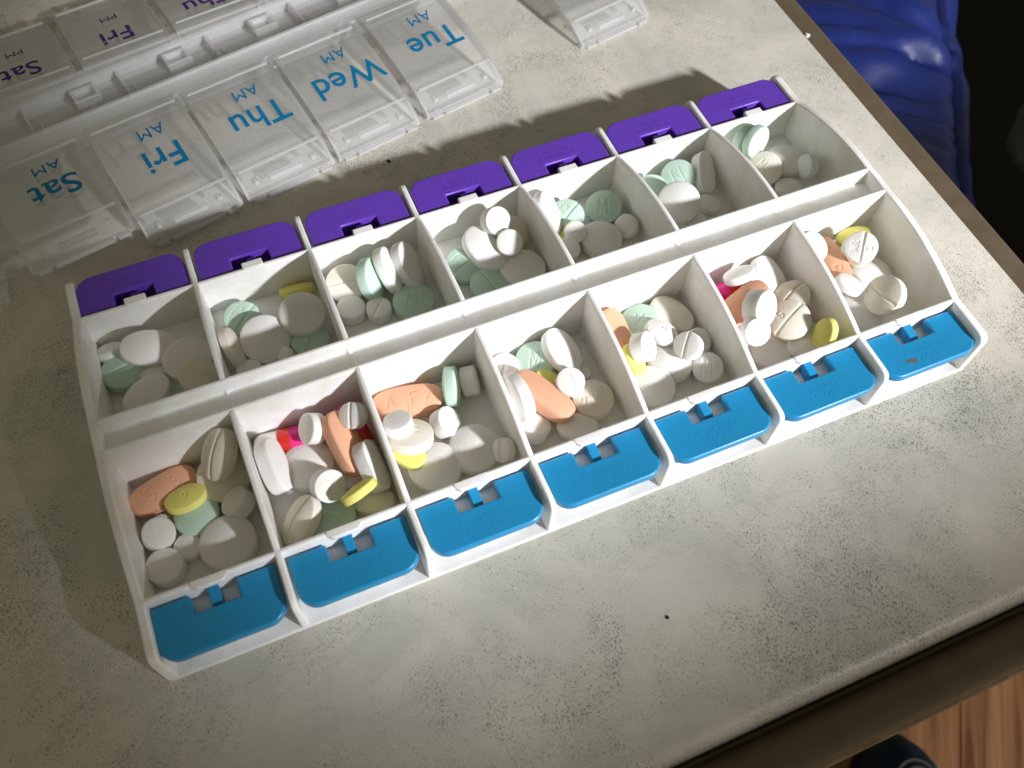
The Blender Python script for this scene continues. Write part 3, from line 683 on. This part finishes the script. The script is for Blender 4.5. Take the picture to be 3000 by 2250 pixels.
 ('F0', 'drum', 'white', '', 1.12, [5.3, 9.7, -9.59], [0.981, -0.0, 0.0, -0.1942], 'plain white round tablet in the front left corner, leftmost blue-tab cell'),
 ('F0', 'small', 'white', '', 0.8, [6.33, 20.95, -10.72], [0.9811, -0.0, 0.0, -0.1935], 'tiny white tablet peeking out behind a drum tablet, leftmost blue-tab cell'),
 ('F0', 'drum', 'white', '', 0.98, [5.71, 17.51, -8.05], [0.9799, 0.0511, 0.1257, -0.1461], 'white drum tablet below the orange caplet in the leftmost blue-tab cell'),
 ('F0', 'oval', 'cream', 'score', 0.98, [24.02, 28.21, -1.16], [0.8683, 0.0011, -0.3273, 0.3729], 'cream scored oval standing on the big round one in the leftmost blue-tab cell'),
 ('F0', 'yellow', 'yellow', '0', 1.22, [13.53, 23.28, -7.07], [0.9881, -0.1194, 0.0237, 0.0941], 'yellow oval tablet marked with a ring, leftmost blue-tab cell'),
 ('F1', 'capsule', 'pink', '', 1.0, [39.52, 29.9, -8.44], [0.9977, -0.0, 0.0, -0.0673], 'pink and white capsule with red band in the second blue-tab cell from left'),
 ('F1', 'capsule', 'pink', '', 1.0, [55.4, 23.79, -6.99], [0.6178, 0.2189, -0.0462, 0.7538], 'red and white capsule beside the right divider of the second blue-tab cell from left'),
 ('F1', 'big', 'white', '', 1.05, [41.9, 21.79, -9.27], [0.9813, -0.0, 0.0, -0.1927], 'big white round tablet in the middle of the second blue-tab cell from left'),
 ('F1', 'round', 'green', 'S73a', 1.12, [43.13, 7.39, -9.54], [0.9541, -0.0, 0.0, -0.2995], 'green tablet lettered S73 by the front wall of the second blue-tab cell from left'),
 ('F1', 'oval', 'white', '', 0.78, [53.39, 7.6, -9.97], [0.9892, -0.0, 0.0, -0.1467], 'plain white oval tablet in the front right corner, second blue-tab cell from left'),
 ('F1', 'oblong', 'white', '', 1.05, [34.46, 22.72, -5.23], [0.6876, -0.2138, 0.4542, -0.5245], 'long white tablet on edge along the left divider of the second blue-tab cell from left'),
 ('F1', 'caplet', 'orange', '', 0.95, [51.62, 21.14, -3.53], [0.7386, -0.1236, 0.3289, -0.5753], 'orange caplet standing in the shade at the back of the second blue-tab cell from left'),
 ('F1', 'oblong', 'white', '', 1.0, [55.48, 13.47, -4.06], [0.7205, -0.1821, 0.4412, -0.503], 'white oblong tablet on edge along the right divider of the second blue-tab cell from left'),
 ('F1', 'yellow', 'yellow', '', 1.15, [50.81, 7.99, -2.62], [0.8698, -0.4566, -0.0499, 0.1803], 'yellow tablet seen edge-on near the front of the second blue-tab cell from left'),
 ('F1', 'bean', 'white', '', 0.72, [50.92, 14.3, -10.5], [0.9754, -0.1726, -0.0798, 0.1114], 'tiny white oval beside the yellow tablet in the second blue-tab cell from left'),
 ('F1', 'drum', 'white', 'score', 0.85, [55.48, 25.48, 0.27], [0.8165, -0.0172, -0.2742, 0.5079], 'small white tablet on the red capsule of the second blue-tab cell from left'),
 ('F1', 'drum', 'white', 'Z', 1.04, [44.66, 13.3, -5.17], [0.9276, 0.3201, 0.1809, -0.0657], 'white tablet lettered Z lying on the big one, second blue-tab cell from left'),
 ('F1', 'drum', 'white', '', 1.0, [45.65, 27.61, -3.0], [0.8461, -0.145, -0.4343, 0.2729], 'bright white drum tablet on its side in the second blue-tab cell from left'),
 ('F1', 'oval', 'cream', 'score', 0.98, [36.48, 7.89, -7.23], [0.9111, -0.1431, -0.2681, 0.2783], 'cream scored oval leaning by the front wall of the second blue-tab cell from left'),
 ('F2', 'big', 'white', '', 1.05, [80.12, 10.96, -9.27], [0.9813, -0.0, 0.0, -0.1924], 'big white round tablet in the shade right of another, third blue-tab cell from left'),
 ('F2', 'big', 'white', '', 1.07, [69.59, 9.87, -9.22], [0.9813, -0.0, 0.0, -0.1927], 'big white round tablet touching the front wall of the third blue-tab cell from left'),
 ('F2', 'yellow', 'yellow', '', 1.15, [64.59, 14.5, -6.46], [0.8482, -0.0, 0.0, -0.5296], 'yellow oval tablet under the cream one in the third blue-tab cell from left'),
 ('F2', 'caplet', 'orange', 'AF2', 1.0, [69.59, 28.88, -8.47], [0.9934, 0.0629, -0.0108, -0.095], 'orange caplet lettered A F2 on the back wall, third blue-tab cell from left'),
 ('F2', 'round', 'green', '', 1.03, [80.86, 27.98, -6.76], [0.657, 0.5031, 0.4262, 0.3655], 'green tablet seen edge-on in the third blue-tab cell from left'),
 ('F2', 'drum', 'white', '', 1.02, [85.89, 28.55, -7.95], [0.7445, 0.3551, 0.5048, 0.2544], 'white drum tablet in the shaded back corner of the third blue-tab cell from left'),
 ('F2', 'small', 'white', 'score', 1.0, [86.18, 6.9, -6.64], [0.7982, -0.1805, -0.3729, 0.4372], 'small white scored tablet by the right divider of the third blue-tab cell from left'),
 ('F2', 'cream', 'cream', 'MC', 1.0, [66.51, 16.98, -3.41], [0.9604, -0.1971, 0.0306, -0.1944], 'cream tablet with letters leaning by the left divider, third blue-tab cell from left'),
 ('F2', 'drum', 'white', 'M', 1.02, [76.09, 19.79, -8.23], [0.8491, -0.032, 0.3602, -0.3851], 'white drum tablet lettered M in the middle of the third blue-tab cell from left'),
 ('F2', 'drum', 'white', '', 0.92, [64.59, 19.56, -0.26], [0.9641, -0.1697, -0.0518, -0.1978], 'bright white round tablet on the cream one of the third blue-tab cell from left'),
 ('F3', 'cream', 'cream', '224', 1.0, [112.73, 12.56, -9.5], [0.996, 0.0, 0.0, 0.0891], 'cream round tablet stamped 224 at the right of the fourth blue-tab cell from left'),
 ('F3', 'oval', 'white', '', 0.82, [106.0, 7.26, -9.87], [0.9814, -0.0, 0.0, -0.1921], 'small white oval by the front wall of the fourth blue-tab cell from left'),
 ('F3', 'drum', 'white', 'score', 1.0, [95.85, 29.44, -9.66], [0.9001, 0.0589, -0.0536, 0.4283], 'bright white scored tablet at the left divider of the fourth blue-tab cell from left'),
 ('F3', 'round', 'green', 'M', 1.05, [103.94, 28.16, -9.21], [0.9639, 0.1099, -0.0978, -0.2218], 'green tablet lettered M at the back left of the fourth blue-tab cell from left'),
 ('F3', 'yellow', 'yellow', '', 1.1, [104.65, 20.59, -8.31], [0.9097, -0.0464, 0.1341, -0.3903], 'yellow tablet wedged behind the orange caplet of the fourth blue-tab cell from left'),
 ('F3', 'tiny', 'white', '', 0.85, [114.12, 20.96, -10.52], [0.9786, -0.0577, 0.1876, -0.0619], 'tiny white tablet half hidden by the lettered one, fourth blue-tab cell from left'),
 ('F3', 'big', 'white', '', 1.05, [93.94, 16.93, -2.62], [0.4245, 0.6046, -0.3301, -0.5876], 'big white tablet on edge at left in the fourth blue-tab cell from left'),
 ('F3', 'drum', 'white', '', 1.1, [95.52, 10.71, -8.54], [0.8866, -0.0015, 0.2198, 0.407], 'white drum tablet in the front left corner of the fourth blue-tab cell from left'),
 ('F3', 'caplet', 'orange', '', 1.0, [100.74, 16.54, -6.14], [0.8602, -0.1011, 0.1422, -0.4791], 'smooth orange caplet lying diagonally across the fourth blue-tab cell from left'),
 ('F3', 'oval', 'white', '', 1.0, [110.3, 26.92, -6.1], [0.7815, -0.0024, 0.2142, -0.586], 'large white oval leaning on the back wall of the fourth blue-tab cell from left'),
 ('F3', 'drum', 'white', 'V', 0.96, [108.45, 17.58, -5.86], [0.9747, 0.1425, -0.0675, 0.1581], 'bright white tablet with a V mark atop the pile, fourth blue-tab cell from left'),
 ('F4', 'big', 'white', '', 1.02, [136.04, 15.4, -9.35], [0.9816, -0.0, 0.0, -0.1909], 'big white round tablet in the middle of the fifth blue-tab cell from left'),
 ('F4', 'big', 'white', '', 1.0, [127.57, 9.79, -8.55], [0.9815, -0.0, 0.0, -0.1914], 'big white round tablet in the front left of the fifth blue-tab cell from left'),
 ('F4', 'caplet', 'orange', '', 1.0, [125.25, 24.66, -6.75], [0.6997, -0.0136, 0.2937, -0.6512], 'orange caplet half hidden by the left divider of the fifth blue-tab cell from left'),
 ('F4', 'round', 'green', 'V', 1.02, [133.88, 28.36, -8.32], [0.953, 0.0169, -0.1401, -0.2682], 'pale green tablet at the back left of the fifth blue-tab cell from left'),
 ('F4', 'yellow', 'yellow', '', 1.05, [126.14, 17.57, -5.63], [0.7461, -0.0522, 0.2856, -0.5992], 'yellow tablet behind a white drum at left of the fifth blue-tab cell from left'),
 ('F4', 'drum', 'white', '', 0.92, [145.33, 17.95, -9.05], [0.9628, 0.217, 0.0839, -0.1377], 'shaded white tablet behind the scored one, fifth blue-tab cell from left'),
 ('F4', 'drum', 'white', 'M', 1.05, [143.86, 9.56, -8.79], [0.951, 0.1385, -0.1487, -0.233], 'round tablet lettered M in the front right of the fifth blue-tab cell from left'),
 ('F4', 'oval', 'cream', '', 1.0, [142.82, 27.67, -8.65], [0.8919, 0.0377, 0.1191, -0.4346], 'thick cream oval tilted at the back of the fifth blue-tab cell from left'),
 ('F4', 'drum', 'white', 'score', 0.95, [140.49, 15.32, -4.51], [0.8815, -0.0791, -0.3023, 0.354], 'white scored tablet half in sun near right of the fifth blue-tab cell from left'),
 ('F4', 'bean', 'white', '0', 1.12, [136.21, 22.1, -5.39], [0.9147, -0.0325, 0.0837, -0.3941], 'small white oval with a zero mark, fifth blue-tab cell from left'),
 ('F4', 'drum', 'white', '', 1.02, [128.83, 18.54, -2.8], [0.802, 0.3857, 0.2117, 0.404], 'bright white drum tablet on its side in the fifth blue-tab cell from left'),
 ('F5', 'big', 'white', '', 1.03, [161.57, 9.1, -9.32], [0.9816, -0.0, 0.0, -0.1907], 'big white round tablet flat near the front of the sixth blue-tab cell from left'),
 ('F5', 'round', 'green', '', 0.95, [173.56, 8.7, -9.91], [0.9817, -0.0, 0.0, -0.1905], 'green tablet almost hidden under the lettered cream one, sixth blue-tab cell from left'),
 ('F5', 'capsule', 'pink', '', 0.95, [161.21, 28.15, -7.14], [0.0756, -0.2208, -0.1581, 0.9594], 'pink and white capsule under a white disc in the sixth blue-tab cell from left'),
 ('F5', 'capsule', 'pink', '', 0.8, [155.44, 14.21, -8.67], [0.7799, 0.0, 0.0, 0.626], 'red capsule end beside the left divider of the sixth blue-tab cell from left'),
 ('F5', 'oval', 'white', '', 1.05, [171.98, 27.26, -6.89], [0.7712, 0.0644, 0.2557, -0.5794], 'white oval leaning on the back wall of the sixth blue-tab cell from left'),
 ('F5', 'caplet', 'orange', '', 0.95, [159.03, 20.85, -3.87], [0.9755, -0.0607, -0.1949, 0.0824], 'orange caplet behind the left divider of the sixth blue-tab cell from left'),
 ('F5', 'cream', 'cream', 'score', 0.88, [174.19, 19.19, -5.79], [0.9697, -0.1069, -0.1489, 0.1618], 'shaded cream scored tablet at the back right of the sixth blue-tab cell from left'),
 ('F5', 'oval', 'white', '', 0.82, [170.16, 5.02, -7.08], [0.9817, -0.0, 0.0, -0.1907], 'white oval by the front wall of the sixth blue-tab cell from left'),
 ('F5', 'yellow', 'yellow', '', 1.15, [173.2, 4.21, -1.81], [0.7978, -0.0695, -0.5949, 0.0686], 'yellow tablet leaning in the front right corner, sixth blue-tab cell from left'),
 ('F5', 'cream', 'cream', 'Gs', 1.03, [168.35, 12.17, -4.17], [0.9571, 0.0055, -0.2194, 0.1889], 'cream scored tablet lettered G on top of the sixth blue-tab cell from left'),
 ('F5', 'drum', 'white', '', 1.25, [160.32, 16.18, 0.63], [0.732, 0.4739, -0.0372, 0.4881], 'white round tablet on edge with one sunlit face, sixth blue-tab cell from left'),
 ('F5', 'drum', 'white', '', 0.95, [155.6, 10.42, 0.53], [0.9216, 0.3542, 0.0236, -0.1571], 'small white tablet propped low at the left of the sixth blue-tab cell from left'),
 ('F5', 'bean', 'white', '', 1.1, [162.51, 28.56, -2.22], [0.933, -0.2686, -0.157, -0.1811], 'thin white oval lying on the pink capsule of the sixth blue-tab cell from left'),
 ('F6', 'big', 'white', '', 0.98, [200.11, 19.68, -9.45], [0.9819, -0.0, 0.0, -0.1893], 'big white round tablet at the centre of the rightmost blue-tab cell'),
 ('F6', 'big', 'white', '', 1.0, [190.59, 9.92, -9.4], [0.9818, -0.0, 0.0, -0.1901], 'big white round tablet in the front left of the rightmost blue-tab cell'),
 ('F6', 'yellow', 'yellow', '', 1.15, [200.38, 29.96, -5.2], [0.9438, -0.0667, -0.2201, -0.2376], 'yellow oval tablet at the back of the rightmost blue-tab cell'),
 ('F6', 'round', 'green', '', 0.85, [185.41, 29.23, -1.6], [0.756, 0.0455, 0.2335, -0.6099], 'pale green tablet edge showing over the left divider of the rightmost blue-tab cell'),
 ('F6', 'caplet', 'orange', 'B3', 0.95, [190.17, 25.29, -6.11], [0.7226, -0.1343, -0.1346, 0.6646], 'orange caplet with stamped letters in the rightmost blue-tab cell'),
 ('F6', 'drum', 'cream', '', 1.1, [197.16, 24.65, -3.78], [0.8873, -0.0008, -0.2287, 0.4005], 'cream tablet under the scored white one in the rightmost blue-tab cell'),
 ('F6', 'drum', 'white', 'MR2', 1.12, [196.06, 23.2, -0.06], [0.866, 0.0317, -0.2719, 0.4185], 'white scored tablet lettered MR 2 at the back of the rightmost blue-tab cell'),
 ('F6', 'tiny', 'white', '', 0.8, [190.84, 18.88, -10.96], [0.9819, -0.0, 0.0, -0.1896], 'tiny white tablet by the left divider of the rightmost blue-tab cell'),
 ('F6', 'bean', 'white', '', 1.0, [189.14, 16.1, -4.01], [0.8868, -0.0488, 0.1357, -0.4392], 'small bright white oval near the orange caplet, rightmost blue-tab cell'),
 ('F6', 'cream', 'cream', 'score', 1.02, [195.75, 9.23, -3.5], [0.677, 0.2248, -0.3844, -0.586], 'cream scored tablet half in sun at the right of the rightmost blue-tab cell'),
]
# ------------------------------------------------------------- tablets
MARKS = {
 '': [], 'score': score(), 'M': lettering('M', 0, 0, 4.2), 'N': lettering('N', 0, 0, 4.6, rot=.5), 'Z': lettering('Z', 0, 0, 3.4), 'V': lettering('V', 0, 0, 3.0),
 '0': lettering('0', 0, .2, 1.9), 'G': [], 'Gs': score(0)+lettering('G', -.5, 2.4, 2.2), 'S73a': score(.9)+lettering('S73', 0, -1.7, 2.0),
 'S73b': score(-.4)+lettering('S73', .2, 2.1, 2.0), 'MC': lettering('MC', 0, .3, 2.4), 'B3': lettering('5 3', 0, 0, 3.2), 'AF2': lettering('A F2', .2, 0, 3.2)+lettering('7', -.5, -2.6, 1.2),
 '224': lettering('224', 0, 0, 2.6), 'MR2': score(-.2)+lettering('MR', 0, 1.7, 1.6)+lettering('2', 0, -1.8, 1.6),
}
GROUP = {'big': 'big round tablets', 'round': 'round green tablets', 'cream': 'cream round tablets', 'drum': 'thick round tablets', 'small': 'small round tablets', 'tiny': 'tiny tablets',
         'oval': 'oval tablets', 'oblong': 'oblong tablets', 'bean': 'small oval tablets', 'yellow': 'yellow oval tablets', 'caplet': 'orange caplets', 'capsule': 'two-tone capsules'}
cache = {}
def pill_mesh(kind, colr, mk, sc):
    key = (kind, colr, mk, sc)
    if key not in cache:
        a, b, h, band, n, fl_ = KINDS[kind]
        v, f = tablet_geo(a*sc, b*sc, h*sc, band*sc, n, MARKS.get(mk, []), fl_)
        cache[key] = meshdata(colr+'_tablet', v, f, PILLMAT[colr])
    return cache[key]
for (cell, kind, colr, mk, sc, loc, q, label) in PILLS:
    cat = 'capsule' if kind == 'capsule' else 'tablet'
    if kind == 'capsule':
        Lc, rc = 17*sc, 2.75*sc
        v, f = capsule_geo(Lc, rc, -Lc/2, Lc*.06)
        o = put('capsule', meshdata('capsule', v, f, M_capw))
        v, f = capsule_geo(Lc+.3, rc+.12, Lc*.02, Lc/2+.15); put('capsule_cap', meshdata('capsule_cap', v, f, M_pink), o)
        v, f = capsule_geo(Lc+.9, rc+.2, -Lc*.14, Lc*.03); put('capsule_band', meshdata('capsule_band', v, f, M_red), o)
    else:
        name = 'orange_caplet' if kind == 'caplet' else colr+'_tablet'
        o = put(name, pill_mesh(kind, colr, mk, sc))
    o.location = W(*loc); o.rotation_mode = 'QUATERNION'; o.rotation_quaternion = q
    tag(o, label, cat, GROUP[kind])
# ------------------------------------------------------------- crumbs
def crumb(x, y, z, r, mat, label, seed):
    bm = bmesh.new(); bmesh.ops.create_icosphere(bm, subdivisions=2, radius=r*.001)
    for v in bm.verts: v.co *= 1+.45*noise.noise(v.co*1000/r+Vector((seed, 0, 0))); 
    for v in bm.verts: v.co.z *= .6
    me = bpy.data.meshes.new('crumb'); bm.to_mesh(me); bm.free(); me.materials.append(mat)
    o = put('crumb', me, None, W(x, y, z+r*.4)); tag(o, label, 'crumb', 'crumbs on the table')
crumb(92.9, 113.3, -15.6, .55, M_crumb, 'dark crumb on the table behind the purple tabs', 1)
crumb(106.2, -42.3, -15.6, .4, M_crumb, 'dark crumb on the table in front of the blue tabs', 5)
crumb(243.0, 116.0, -15.9, .9, M_wcrumb, 'white crumb on the right table edge', 9)
